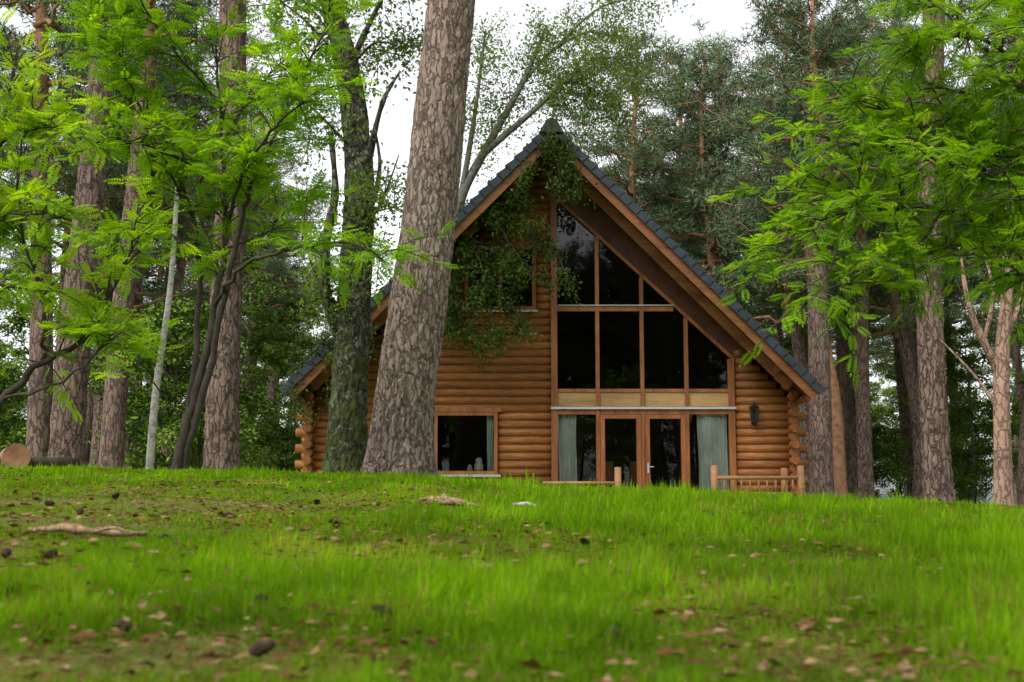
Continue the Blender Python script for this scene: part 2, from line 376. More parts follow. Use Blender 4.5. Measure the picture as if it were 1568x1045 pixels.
# ------------------------------------------------------------------ log cabin
cab=empty('log_cabin',(0,0,0))
XC=.97;GZ=.76;YF=32.0;YB=44.5;HW=6.1;TOP=9.92;SL=1.012
def under(x): return TOP-.46-SL*abs(x-XC)
glassL,glassR=1.12,5.5
def gtop(x): return 8.4-.935*(x-1.1)
openings=[(-2.55,-.36,1.36,2.92),(-1.2,.60,5.5,7.15)]
a=Acc();r=.112;z=GZ+.05;k=0
while z<9.3:
    half=min(HW+(.28 if k%2==0 else .12),(TOP-.46-z-.12)/SL)
    if half>.1:
        iv=[(XC-half,XC+half)]
        cuts=[(o[0],o[1]) for o in openings if o[2]-.05<z<o[3]+.05]
        if z<8.4: cuts.append((glassL-.1,(glassR+.1) if z<4.45 else 20))
        for c in cuts:
            nv=[]
            for (p,q_) in iv:
                if c[1]<=p or c[0]>=q_: nv.append((p,q_));continue
                if c[0]>p: nv.append((p,c[0]))
                if c[1]<q_: nv.append((c[1],q_))
            iv=nv
        for p,q_ in iv:
            if q_-p>.06: a.cyl((p,YF+.1,z),(q_,YF+.1,z),r*rng.uniform(.97,1.03),r*rng.uniform(.97,1.03),14)
    z+=.2;k+=1
a.obj('front_log_wall',M_log,cab,True)
a=Acc();z=GZ+.15;k=0
while z<3.75:
    for xw in (XC-HW+.05,XC+HW-.05):
        a.cyl((xw,YF-.28+(.16 if k%2 else 0),z),(xw,YB,z),r,r,12)
    z+=.2;k+=1
a.obj('side_log_walls',M_logY,cab,True)
a=Acc()
for sgn in(-1,1):
    for k in range(4):
        xw=XC+sgn*(HW-.05-.16*k);a.cyl((xw,YF-.35-.17*k,3.35+.2*k),(xw,YF+.1,3.35+.2*k),.105,.105,12)
a.obj('corner_log_ends',M_logY,cab,True)
a=Acc();a.prism([(XC-HW,GZ),(XC+HW,GZ),(XC+HW,3.2),(XC,9.3),(XC-HW,3.2)],YB,YB+.15);a.obj('rear_gable_wall',M_logY,cab)
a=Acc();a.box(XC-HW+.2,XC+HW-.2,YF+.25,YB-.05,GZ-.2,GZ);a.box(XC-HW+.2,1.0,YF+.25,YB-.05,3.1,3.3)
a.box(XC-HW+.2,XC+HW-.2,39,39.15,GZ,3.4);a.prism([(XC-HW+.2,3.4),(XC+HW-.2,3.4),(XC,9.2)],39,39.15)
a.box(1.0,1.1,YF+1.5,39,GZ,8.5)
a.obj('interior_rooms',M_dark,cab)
L_=math.hypot(1,SL)
def spt(sgn,s_,d): return (XC+sgn*(s_-SL/L_*d),TOP-SL*s_-d/L_)
def slope_poly(sgn,d0,d1,s0,s1):
    P=[spt(sgn,s0,d0),spt(sgn,s1,d0),spt(sgn,s1,d1),spt(sgn,s0,d1)]
    return P if sgn>0 else P[::-1]
EW=6.5;Y0=30.6
a=Acc()
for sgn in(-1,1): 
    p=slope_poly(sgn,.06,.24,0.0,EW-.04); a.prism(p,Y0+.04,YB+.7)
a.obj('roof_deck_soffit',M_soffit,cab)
a=Acc();vg=Acc()
for sgn in(-1,1):
    nC=30;st=EW/nC
    for c in range(nC):
        s0=c*st;s1=s0+st*1.12
        P=[spt(sgn,s0,.02),spt(sgn,s1,-.05),spt(sgn,s1,.03),spt(sgn,s0,.055)]
        if sgn<0:P=P[::-1]
        a.prism(P,Y0-.06,YB+.75)
        P=[spt(sgn,s0,.0),spt(sgn,s1-.01,-.065),spt(sgn,s1-.01,.15),spt(sgn,s0,.17)]
        if sgn<0:P=P[::-1]
        vg.prism(P,Y0-.12,Y0-.062)
a.obj('slate_roof',M_slate,cab);vg.obj('verge_tiles',M_slate,cab)
a=Acc()
a.prism([(XC-.30,TOP-.25),(XC-.13,TOP+.06),(XC,TOP+.13),(XC+.13,TOP+.06),(XC+.30,TOP-.25)],Y0-.18,YB+.8);a.obj('ridge_cap',M_ridge,cab)
a=Acc()
for sgn in(-1,1):
    a.prism(slope_poly(sgn,.10,.36,.02,EW-.02),Y0-.03,Y0+.038)
    a.prism(slope_poly(sgn,.245,.47,.1,EW-.4),Y0+.66,Y0+.76)
a.obj('bargeboards',M_barge,cab)
a=Acc()
for sgn in(-1,1):
    a.prism(slope_poly(sgn,.06,.42,EW-.12,EW-.035),Y0+.06,YB+.6)
a.obj('eaves_fascia',M_barge,cab)
a=Acc()
a.cyl((XC,Y0+.1,TOP-.52),(XC,YF+.3,TOP-.52),.13,.13,14)
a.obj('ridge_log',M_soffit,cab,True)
a=Acc()
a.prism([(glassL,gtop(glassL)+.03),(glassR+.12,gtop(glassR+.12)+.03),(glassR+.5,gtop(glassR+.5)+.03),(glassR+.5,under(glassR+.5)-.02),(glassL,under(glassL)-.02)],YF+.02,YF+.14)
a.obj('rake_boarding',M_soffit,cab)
a=Acc()
a.prism([(glassL,gtop(glassL)-.02),(glassR+.09,gtop(glassR+.09)-.02),(glassR+.09,gtop(glassR+.09)+.09),(glassL,gtop(glassL)+.09)],YF-.03,YF+.06)
xsM=[1.06,2.15,3.27,4.38,5.5]
for i_,x in enumerate(xsM):
    tp_=gtop(x)-.03 if i_ else 9.0
    ww=.08 if i_ in(0,4) else .048
    a.box(x-ww,x+ww,YF-.05,YF+.07,GZ+.02,tp_)
for i_ in range(4):
    x0=xsM[i_]+(.08 if i_==0 else .048)+.001;x1=xsM[i_+1]-(.08 if i_==3 else .048)-.001
    for z0,z1 in ((5.47,5.60),(3.42,3.50),(2.86,2.98)):
        if z0>gtop(x1): 
            xm=min(x1,1.1+(8.4-z1)/.935-.02)
            if xm<=x0+.1: continue
            a.box(x0,xm,YF-.03,YF+.065,z0,z1)
        else: a.box(x0,x1,YF-.03,YF+.065,z0,z1)
    a.box(x0,x1,YF-.03,YF+.065,GZ+.02,GZ+.12)
for x0,x1 in((2.205,3.215),(3.325,4.328)):
    for p in((x0,x0+.11),(x1-.11,x1)): a.box(p[0],p[1],YF-.07,YF+.04,GZ+.13,2.85)
    a.box(x0+.111,x1-.111,YF-.068,YF+.038,2.75,2.849);a.box(x0+.111,x1-.111,YF-.068,YF+.038,GZ+.131,GZ+.28)
def winframe(o,t=.1,mull=()):
    x0,x1,z0,z1=o
    a.box(x0,x0+t,YF-.06,YF+.1,z0,z1);a.box(x1-t,x1,YF-.06,YF+.1,z0,z1)
    a.box(x0+t+.001,x1-t-.001,YF-.058,YF+.098,z1-t,z1-.002);a.box(x0+t+.001,x1-t-.001,YF-.058,YF+.098,z0+.002,z0+t)
    for mm in mull:a.box(mm-.04,mm+.04,YF-.05,YF+.09,z0+t+.001,z1-t-.001)
winframe(openings[0],.09,(-1.9,));winframe(openings[1],.09,(-.3,))
a.box(-2.65,-.26,YF-.075,YF-.01,2.921,3.03)
a.obj('window_and_door_frames',M_frame,cab)
a=Acc()
for i_ in range(4):
    x0=xsM[i_]+(.081 if i_==0 else .049);x1=xsM[i_+1]-(.081 if i_==3 else .049)
    a.box(x0,x1,YF+.0,YF+.05,3.06,3.419)
a.obj('spandrel_panels',M_panel,cab)
a=Acc();a.box(xsM[0]-.09,xsM[-1]+.10,YF-.1,YF-.052,2.985,3.045);a.box(-2.62,-.28,YF-.11,YF-.065,1.30,1.36);a.box(-1.25,.65,YF-.11,YF-.065,5.44,5.495);a.box(xsM[0]+.1,4.1,YF-.07,YF-.035,5.605,5.63);a.obj('sills_and_flashing',M_sill,cab)
# every pane is its own sheet with a slightly different tilt, as real glazing has
a=Acc()
def pane(poly):
    tx=rng.normal(0,.004);tz=rng.normal(0,.004);cx=sum(p[0] for p in poly)/len(poly);cz=sum(p[1] for p in poly)/len(poly)
    a.add([(p[0],YF+.085+tx*(p[0]-cx)+tz*(p[1]-cz),p[1]) for p in poly],[tuple(range(len(poly)))])
for i_ in range(4):
    x0=xsM[i_]+.02;x1=xsM[i_+1]-.02
    pane([(x0,GZ+.1),(x1,GZ+.1),(x1,2.9),(x0,2.9)])
    pane([(x0,3.46),(x1,3.46),(x1,min(5.52,gtop(x1))),(x0,min(5.52,gtop(x0)))])
    if gtop(x0)>5.6:
        if gtop(x1)>5.55: pane([(x0,5.55),(x1,5.55),(x1,gtop(x1)),(x0,gtop(x0))])
        else: pane([(x0,5.55),(1.1+(8.4-5.55)/.935,5.55),(x0,gtop(x0))])
for o,ms in((openings[0],-1.9),(openings[1],-.3)):
    pane([(o[0]+.05,o[2]+.05),(ms-.01,o[2]+.05),(ms-.01,o[3]-.05),(o[0]+.05,o[3]-.05)])
    pane([(ms+.01,o[2]+.05),(o[1]-.05,o[2]+.05),(o[1]-.05,o[3]-.05),(ms+.01,o[3]-.05)])
a.obj('glass_panes',M_glass,cab)
def curtain(x0,x1,z0,z1,yy):
    n=90;xs_=np.linspace(x0,x1,n);V=[]
    for i_,x in enumerate(xs_):
        ph=i_*.62+.4*math.sin(i_*.3)
        for kk,zz_ in enumerate(np.linspace(z0,z1,6)):
            V.append((x+.015*math.sin(ph*.7+kk),yy+.05*math.sin(ph)*(1-.12*kk),zz_))
    Fq=[(i_*6+k_,(i_+1)*6+k_,(i_+1)*6+k_+1,i_*6+k_+1) for i_ in range(n-1) for k_ in range(5)]
    return pymesh('curtain',V,Fq,M_curtain,True)
obj('curtain_left',curtain(1.16,1.62,GZ+.1,2.9,YF+.16),cab)
obj('curtain_right',curtain(4.66,5.40,GZ+.1,2.9,YF+.16),cab)
obj('curtain_window',curtain(-.62,-.46,1.4,2.85,YF+.17),cab)
# a little furniture inside: table, chairs, lamp on a stand
a=Acc();a.box(2.2,3.6,34.2,35.0,1.46,1.51)
for x,y in((2.3,34.3),(3.5,34.3),(2.3,34.9),(3.5,34.9)): a.box(x-.03,x+.03,y-.03,y+.03,GZ,1.459)
for cx in(2.45,3.3):
    a.box(cx-.2,cx+.2,33.7,34.1,1.2,1.24);a.box(cx-.2,cx+.2,33.68,33.72,1.241,1.75)
    for dx in(-.18,.18):
        for yy in(33.73,34.07): a.box(cx+dx-.02,cx+dx+.02,yy-.02,yy+.02,GZ,1.199)
a.obj('dining_table_and_chairs',M_frame,cab)
a=Acc()
def lathe(a,cx,cy,cz,prof,n=14):
    V=[];
    for (rr,zz_) in prof:
        for i_ in range(n):V.append((cx+rr*math.cos(6.2832*i_/n),cy+rr*math.sin(6.2832*i_/n),cz+zz_))
    F_=[(p*n+i_,p*n+(i_+1)%n,(p+1)*n+(i_+1)%n,(p+1)*n+i_) for p in range(len(prof)-1) for i_ in range(n)]
    a.add(V,F_)
owl=[(.0,0),(.09,0),(.12,.08),(.12,.16),(.08,.22),(.09,.28),(.07,.33),(0,.36)]
lathe(a,-.83,YF+.22,1.44,owl);lathe(a,-1.06,YF+.22,1.44,[(r_*.6,z_*.5) for r_,z_ in owl])
a.obj('sill_figurines',M_owl,cab,True)
a=Acc();a.box(3.36,3.41,YF-.10,YF-.071,1.4,1.65);a.cyl((3.385,YF-.13,1.55),(3.52,YF-.13,1.55),.012);a.obj('door_handles',M_sill,cab)
a=Acc()
for k in range(17):
    a.box(.6,7.4,29.3+k*.155,29.3+k*.155+.145,.66,.72)
a.box(.6,7.4,29.24,29.296,.35,.72)
a.obj('deck_boards',M_deck,cab)
a=Acc()
for x in (2.42,4.62,6.6): a.cyl((x,29.4,.4),(x,29.4,1.50 if x>2.5 else 1.46),.085,.075,12)
a.cyl((6.6,31.2,.5),(6.6,31.2,1.5),.08,.08,12)
a.cyl((4.62,29.4,1.22),(6.6,29.4,1.22),.045,.045,10);a.cyl((4.62,29.4,.86),(6.6,29.4,.86),.035,.035,10)
a.cyl((6.6,29.4,1.25),(6.6,31.9,1.25),.04,.04,10)
for k in range(9):
    x=4.85+k*.195;a.cyl((x,29.4,.86),(x,29.4,1.22),.024,.024,8)
a.cyl((.7,29.4,1.10),(2.42,29.4,1.10),.04,.04,10)
a.obj('deck_railing',M_deck,cab,True)
lan=Acc();lx=6.03;ly=YF-.16
lan.box(lx-.05,lx+.05,YF-.05,YF-.01,2.6,3.0);lan.cyl((lx,YF-.03,2.98),(lx,ly,3.08),.015)
lan.cyl((lx,ly,3.02),(lx,ly,3.12),.15,.02,6);lan.cyl((lx,ly,3.12),(lx,ly,3.18),.015)
for k in range(6):
    an=math.pi/3*k;lan.cyl((lx+.07*math.cos(an),ly+.07*math.sin(an),2.66),(lx+.11*math.cos(an),ly+.11*math.sin(an),3.02),.012)
lan.cyl((lx,ly,2.56),(lx,ly,2.66),.03,.09,6);lan.obj('wall_lantern',M_black,cab)

# ------------------------------------------------------------------ foliage templates
DIA=np.array([[0,0,0],[.45,.28,.04],[1,0,-.05],[.45,-.28,.04]]);DF=np.array([[0,1,2,3]])
NV=np.array([[0,-.08,0],[0,.08,0],[1,0,0]]);NF=np.array([[0,1,2]])
def rowan_leaf():
    V=[];F=[];c=0
    for k in range(6):
        x=.14+k*.13
        for sg in(-1,1):
            l=.32*(1-.25*abs(k-2.5)/2.5);d=np.array([.45,sg*.89,-.10]);sd=np.array([.89,-sg*.45,0])
            p=np.array([x,0,-.10*x*x]);wv=sd*l*.22
            V+=[p,p+d*l*.5+wv,p+d*l+np.array([0,0,-.03]),p+d*l*.5-wv];F.append([c,c+1,c+2,c+3]);c+=4
    p=np.array([.9,0,-.08]);V+=[p,p+[.13,.06,0],p+[.28,0,-.04],p+[.13,-.06,0]];F.append([c,c+1,c+2,c+3])
    return np.array(V),np.array(F)
RV,RF=rowan_leaf()
def unit(v): return v/(np.linalg.norm(v,axis=-1,keepdims=True)+1e-9)
def rowan(name,base,limbs,seed,dens=9,leaf=.24,twig=(.35,.9),mat=M_rowan,bark=M_twig,tb=0):
    g=np.random.default_rng(seed)
    e=empty(name,base);b=np.array(base);w=QA();pos=[];dr=[];sc_=[];tt=[]
    for pts,rad,lf in limbs:
        P,Rr=smoothpath(np.array(pts,float)-b,rad,7);P=P+np.vstack([np.zeros(3),g.normal(0,.015,(len(P)-1,3))])
        V,Fc=tube(P,Rr,8);w.add(V,Fc)
        L=np.linalg.norm(np.diff(P,axis=0),axis=1).sum()
        nt_=int(L*dens*(1-lf))
        for k in range(nt_):
            f=lf+(1-lf)*g.random();i_=min(int(f*(len(P)-1)),len(P)-2)
            p=P[i_]+(P[i_+1]-P[i_])*g.random();T=unit(P[i_+1]-P[i_])
            d=unit(unit(g.normal(0,1,3)*[1,1,.45])+T*.5+np.array([0,0,.15]));l=g.uniform(*twig)
            q1=p+d*l*.5+[0,0,.04];q2=p+d*l+np.array([0,0,-.02-.08*l])
            tp_,tr_=smoothpath([p,q1,q2],[min(Rr[i_]*.6,.012),.007,.003],3);V,Fc=tube(tp_,tr_,4);w.add(V,Fc)
            nl=g.integers(6,12);ct=g.random()
            for j_ in range(nl):
                s_=.25+.75*(j_+1)/nl;i2=min(int(s_*(len(tp_)-1)),len(tp_)-1);o=tp_[i2]
                ld=unit(d*(.5 if j_<nl-2 else 1.2)+g.normal(0,.75,3)*[1,1,.35]+[0,0,-.15])
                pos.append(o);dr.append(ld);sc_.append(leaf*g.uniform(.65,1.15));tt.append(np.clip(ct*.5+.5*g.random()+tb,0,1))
    obj('trunk_and_branches',w.mesh(name+'_wood',bark,True),e)
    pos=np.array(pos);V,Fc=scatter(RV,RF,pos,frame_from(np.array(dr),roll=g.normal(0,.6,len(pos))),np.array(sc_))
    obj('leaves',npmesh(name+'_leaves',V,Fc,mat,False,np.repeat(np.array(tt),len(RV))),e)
    return e
h0=float(height(-4.5,17))
rowan('rowan_tree',(-4.5,17,h0),[
 ([(-4.5,17,h0-.05),(-4.21,17,2.05),(-4.0,17,3.2),(-3.88,17,4.27),(-3.98,17,5.6),(-4.1,17,7.2)],[.08,.06,.048,.036,.026,.012],.45),
 ([(-4.4,17.05,h0-.05),(-3.95,16.9,2.7),(-3.6,16.6,4.2),(-3.3,16.4,5.0),(-2.7,16.2,6.2),(-2.3,16.1,7.2)],[.06,.045,.034,.026,.018,.01],.5),
 ([(-4.45,17.1,h0-.05),(-4.25,17.2,3.0),(-4.35,17.1,4.4),(-4.7,17,5.3),(-5.3,16.8,6.4),(-5.6,16.7,7.3)],[.05,.04,.03,.024,.016,.01],.45),
 ([(-4.0,17,3.2),(-3.5,16.3,3.6),(-2.75,15.8,3.75),(-2.0,15.5,3.75),(-1.55,15.3,3.5)],[.035,.026,.02,.014,.008],.5),
 ([(-3.9,17,4.2),(-3.4,16,4.9),(-2.9,15.5,5.3),(-2.4,15.2,5.6)],[.03,.022,.015,.008],.1),
 ([(-4.0,17,5.0),(-4.9,16,5.2),(-5.6,15.6,4.9)],[.03,.02,.008],.1),
 ([(-4.0,17,5.4),(-3.6,17.5,6.4),(-3.0,17.8,7.2)],[.03,.02,.008],.1),
 ([(-4.2,17,3.9),(-4.9,17,4.3),(-5.5,16.9,4.1)],[.025,.018,.008],.3),
 ([(-4.0,17,6.0),(-4.6,16.4,6.7),(-4.9,16,7.2)],[.02,.014,.008],.1),
 ([(-3.9,17,4.0),(-3.3,16.6,4.1),(-2.9,16.3,4.4)],[.02,.014,.008],.2),
 ([(-4.35,17.1,4.4),(-5.0,16.5,5.9),(-5.2,16.2,6.6)],[.02,.014,.008],.1),
 ([(-4.4,17,1.7),(-4.8,16.6,2.3),(-5.2,16.3,2.5)],[.014,.01,.006],.5),
],21,dens=12.5,leaf=.27,tb=.04)
h0=float(height(-6.2,13))
rowan('rowan_tree',(-6.2,13,h0),[
 ([(-6.2,13,h0-.05),(-5.6,13,1.25),(-5.2,13,1.6),(-4.8,13,1.97),(-4.36,13,2.25),(-4.05,12.9,2.8),(-3.8,12.8,3.5)],[.06,.048,.042,.034,.026,.016,.008],.5),
 ([(-4.8,13,1.97),(-4.75,12.8,2.6),(-4.9,12.6,3.2),(-4.95,12.5,3.8),(-4.8,12.4,4.5)],[.026,.02,.016,.012,.008],.25),
 ([(-6.1,13,h0),(-5.9,13,2.0),(-5.6,12.9,3.2),(-5.3,12.8,4.2),(-5.1,12.7,5.2)],[.05,.04,.03,.02,.01],.3),
 ([(-5.2,13,1.6),(-4.6,12.8,1.75),(-4.1,12.6,2.05),(-3.95,12.5,2.2)],[.018,.014,.01,.006],.55),
 ([(-5.6,12.9,3.2),(-5.0,12.4,3.4),(-4.3,12.1,3.3)],[.022,.016,.008],.1),
 ([(-5.8,12.9,2.4),(-5.2,12.5,2.7),(-4.6,12.3,2.6)],[.022,.016,.008],.1),
 ([(-5.3,12.8,4.2),(-4.7,12.4,4.3),(-4.3,12.2,4.1)],[.016,.012,.006],.2),
],22,dens=16,leaf=.22,twig=(.25,.6),tb=.38)
h0=float(height(6.3,12.5))
rowan('rowan_tree',(6.3,12.5,h0),[
 ([(6.3,12.5,h0-.05),(6.2,12.5,1.8),(5.9,12.4,3.2),(5.7,12.3,4.6),(5.4,12.2,6.2)],[.12,.10,.08,.05,.02],.45),
 ([(6.2,12.5,2.2),(5.4,12.2,2.9),(4.86,12,3.05),(4.13,12,3.35),(3.5,11.9,3.3),(2.9,11.8,3.2),(2.45,11.7,2.75)],[.045,.034,.026,.02,.015,.01,.006],.25),
 ([(5.9,12.4,3.1),(5.3,12.1,3.7),(4.9,12,3.85),(4.2,12,4.05),(3.4,12,3.95),(2.75,12,4.15)],[.04,.032,.024,.018,.012,.006],.2),
 ([(5.7,12.3,4.3),(5.0,12,4.8),(4.3,11.8,5.0),(3.75,11.7,4.8)],[.032,.024,.015,.006],.1),
 ([(4.13,12,3.35),(3.7,11.6,2.9),(3.2,11.4,2.65),(2.7,11.3,2.4)],[.016,.012,.01,.005],.25),
 ([(5.4,12.2,2.9),(5.0,11.8,2.6),(4.5,11.6,2.75),(4.0,11.6,2.9)],[.018,.014,.01,.005],.15),
 ([(4.2,12,4.05),(3.8,12.3,4.4),(3.2,12.4,4.6)],[.02,.014,.006],.1),
 ([(5.3,12.1,3.7),(4.9,12.6,4.2),(4.3,12.8,4.4),(3.9,12.8,4.5)],[.02,.016,.012,.006],.1),
 ([(5.6,12.3,4.8),(5.2,12.4,5.5),(4.7,12.4,5.9)],[.03,.02,.006],.1),
 ([(4.9,12,3.85),(4.4,11.6,3.6),(3.8,11.4,3.7)],[.016,.012,.006],.1),
 ([(4.9,12,3.05),(4.4,12.4,3.0),(3.8,12.6,3.1)],[.016,.012,.006],.1),
 ([(3.5,11.9,3.3),(3.1,12.2,3.6),(2.6,12.3,3.6)],[.012,.009,.005],.1),
 ([(5.6,12.3,4.2),(5.0,11.6,4.3),(4.5,11.4,4.5)],[.02,.015,.006],.05),
 ([(5.7,12.3,3.6),(5.2,11.6,3.4),(4.6,11.3,3.3)],[.02,.015,.006],.05),
 ([(4.6,11.9,4.9),(4.2,12.2,5.5),(3.9,12.2,5.7)],[.02,.012,.006],.1),
 ([(4.9,12,3.85),(4.5,12.2,3.9),(4.0,12.4,3.7)],[.014,.01,.005],.05),
 ([(5.0,12,4.8),(4.6,12.3,4.6),(4.1,12.4,4.8)],[.014,.01,.005],.05),
],23,dens=27,leaf=.18,twig=(.3,.75),tb=.03)

def pine_crown(seed,H=9,R=3.3,nb=34,base_r=.18,nn=46,bz=0.0):
    g=np.random.default_rng(seed);w=QA();C=[];
    zz_=np.linspace(0,H,8);P=np.stack([.15*np.sin(zz_*.6+seed),.15*np.cos(zz_*.5+seed),zz_],-1);P[0,:2]=0
    V,Fc=tube(P,np.linspace(base_r,.03,8),8);w.add(V,Fc)
    for k in range(nb):
        z=bz+(H-bz)*(k+g.random())/nb*.97;f=(z-bz)/(H-bz)
        l=R*(1-f**2.2)**.8*g.uniform(.55,1.05)+.4;az=k*2.4+g.normal(0,.4)
        d=np.array([math.cos(az),math.sin(az),0]);up=.15+.7*f+g.normal(0,.2)
        p0=np.array([np.interp(z,zz_,P[:,0]),np.interp(z,zz_,P[:,1]),z])
        pts=[p0,p0+d*l*.35+[0,0,l*.35*up*.4],p0+d*l*.7+[0,0,l*.7*up*.6],p0+d*l+[0,0,l*up]]
        Pb,Rb=smoothpath(pts,[.07*(1-f)+.02,.05*(1-f)+.015,.022,.008],4);Pb[1:]+=g.normal(0,.07,(len(Pb)-1,3))
        V,Fc=tube(Pb,Rb,5);w.add(V,Fc)
        for c in range(int(4+l*4)):
            t_=g.uniform(.3,1.02);i_=min(int(t_*(len(Pb)-1)),len(Pb)-1)
            side=g.normal(0,.25*l*.5,3)*[1,1,.45];C.append(Pb[i_]+side+[0,0,.1])
            V,Fc=tube([Pb[i_],Pb[i_]+side*.9],[.014,.006],3);w.add(V,Fc)
    C=np.array(C);n=len(C)*nn
    c=np.repeat(C,nn,0);tw=np.repeat(g.random(len(C)),nn)
    off=g.normal(0,1,(n,3));off=off/np.linalg.norm(off,axis=1,keepdims=True)*(g.random((n,1))**.5)*np.array([.40,.40,.24])*g.uniform(.6,1.3,(len(C),1)).repeat(nn,0)
    d=unit(off*1.5+g.normal(0,.5,(n,3))+[0,0,.25])
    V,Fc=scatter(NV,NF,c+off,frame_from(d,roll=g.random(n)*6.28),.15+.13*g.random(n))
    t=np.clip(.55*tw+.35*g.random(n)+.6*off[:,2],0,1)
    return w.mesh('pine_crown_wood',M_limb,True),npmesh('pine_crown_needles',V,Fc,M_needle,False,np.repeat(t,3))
crowns=[pine_crown(31,9,3.6,36),pine_crown(32,10,3.2,38),pine_crown(33,8.5,4.0,34)]
def bole(seed,H,r0,r1,bend=.25,sides=14,mat=M_pine2,stubs=6):
    g=np.random.default_rng(seed);z=np.linspace(-.2,H,24);a_=g.uniform(0,6.28)
    P=np.stack([bend*np.sin(z/H*2.6+a_)-bend*math.sin(a_),bend*np.cos(z/H*2.1+a_)-bend*math.cos(a_),z],-1)
    R_=np.interp(z,[0,H],[r0,r1])*(1+.35*np.exp(-np.clip(z,0,99)/.35))
    w=QA();V,Fc=tube(P,R_,sides);w.add(V,Fc)
    for k in range(stubs):
        zz_=g.uniform(.3,1)*H;az=g.random()*6.28;l=g.uniform(.5,2.0);p=np.array([np.interp(zz_,z,P[:,0]),np.interp(zz_,z,P[:,1]),zz_]);d=np.array([math.cos(az),math.sin(az),.1])
        V,Fc=tube([p,p+d*l*.5+[0,0,.05],p+d*l+[0,0,-.15]],[.035,.022,.006],5);w.add(V,Fc)
    return w.mesh('bole',mat,True),P[-1]
boles=[bole(41,9,.30,.19),bole(42,10,.26,.18,.35),bole(43,8.5,.33,.2,.2),bole(44,9.5,.22,.15,.5),bole(45,6.5,.25,.19,.4)]
def broad(seed,H=12,R=2.8,n=14000,z0=2.5,mat=M_birchleaf,wood=M_grey,ls=.16,droop=0,r0=.14,nbr=26,cr=.75):
    g=np.random.default_rng(seed);w=QA();z=np.linspace(-.2,H*.96,14)
    P=np.stack([.25*np.sin(z*.35+seed)-.25*math.sin(seed),.25*np.cos(z*.3+seed)-.25*math.cos(seed),z],-1)
    V,Fc=tube(P,np.linspace(r0,.02,14),8);w.add(V,Fc);C=[]
    for k in range(nbr):
        zz_=z0+(H-z0)*(k+g.random())/nbr;f=(zz_-z0)/(H-z0);l=R*(.45+1.1*math.sin(math.pi*min(1,f*.8+.15)))*g.uniform(.45,.8);az=g.random()*6.28
        d=np.array([math.cos(az),math.sin(az),0]);p=np.array([np.interp(zz_,z,P[:,0]),np.interp(zz_,z,P[:,1]),zz_])
        pts=[p,p+d*l*.5+[0,0,l*.4],p+d*l+[0,0,l*(.55-droop)]]
        Pb,Rb=smoothpath(pts,[.035,.02,.008],4);V,Fc=tube(Pb,Rb,4);w.add(V,Fc)
        for c in range(5): C.append(Pb[g.integers(3,len(Pb))]+g.normal(0,.35,3)*[1,1,.7])
    C=np.array(C);rs=g.uniform(.4,1.1,len(C))*cr;ci=g.integers(0,len(C),n)
    off=unit(g.normal(0,1,(n,3)))*(g.random((n,1))**.6)*rs[ci][:,None]*np.array([1,1,.55]);
    d=unit(g.normal(0,1,(n,3))*[1,1,.5]+[0,0,-.3])
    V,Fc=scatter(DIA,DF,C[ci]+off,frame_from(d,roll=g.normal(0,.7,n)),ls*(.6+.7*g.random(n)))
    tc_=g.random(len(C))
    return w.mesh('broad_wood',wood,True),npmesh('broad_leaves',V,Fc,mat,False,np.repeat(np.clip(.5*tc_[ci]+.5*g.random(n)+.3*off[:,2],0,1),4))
broads=[broad(51),broad(52,14,3.2,14000,3.5),broad(53,10,2.6,11000,1.5,M_bush),broad(54,9,2.4,11000,.8,M_bush,ls=.18)]
bushes=[broad(61,3.2,2.0,7000,.2,M_bush,M_twig,.13,0,.05,16),broad(62,4.5,2.2,9000,.3,M_bush,M_twig,.14,0,.05,18),broad(63,2.2,1.8,5000,.1,M_birchleaf,M_twig,.11,0,.04,14)]

# ------------------------------------------------------------------ named trees
def named_tree(name,pts,rad,mat,crown=None,sides=20,disp=0,flare=.4,k=8,cs=1.0,extra=None,seed=0):
    b=np.array(pts[0],float);b[2]=float(height(b[0],b[1]));e=empty(name,b)
    P=np.array(pts,float)-b;P[0,2]=-.15
    Pp,Rr=smoothpath(P,rad,k);zz_=np.clip(Pp[:,2],0,99);Rr=Rr*(1+flare*np.exp(-zz_/.35))
    V,Fc=tube(Pp,Rr,sides)
    if disp>0:
        ctr=np.repeat(Pp,sides,0);dv=V-ctr;dist=np.linalg.norm(dv,axis=1)
        for i_ in range(len(V)):
            v=V[i_];q_=Vector((v[0]*10,v[1]*10,v[2]*2.0+seed*7));q_+=Vector(mn.noise_vector(Vector(v)*5))*.5
            ds,_=mn.voronoi(q_,distance_metric='DISTANCE');e_=min(1,(ds[1]-ds[0])*3.0)
            low=mn.noise(Vector((v[0]*1.5,v[1]*1.5,v[2]*.5)))*.05+mn.noise(Vector((v[0]*11,v[1]*11,v[2]*4)))*.025
            lobes=.10*math.exp(-max(v[2],0)/.4)*math.sin(math.atan2(dv[i_][1],dv[i_][0])*5+1)
            dd=disp*(1+.9*math.exp(-max(v[2],0)/2.0))
            V[i_]=ctr[i_]+dv[i_]*(1+(e_-.6)*dd/dist[i_]+low+lobes)
    obj('trunk',npmesh(name+'_trunk',V,Fc,mat,True),e)
    if extra:
        w=QA()
        for ep,er in extra:
            A,B=smoothpath(np.array(ep,float)-b,er,5);v_,f_=tube(A,B*(1+.1*rng.standard_normal(len(B))),7);w.add(v_,f_)
        obj('limbs',w.mesh(name+'_limbs',mat,True),e)
    if crown is not None:
        top=Pp[-1]
        for nm,me in zip(('crown_branches','crown_needles'),crown):
            o=obj(nm,me,e,tuple(top-np.array([0,0,.2])));o.scale=(cs,)*3;o.rotation_euler=(0,0,seed*1.3)
    return e
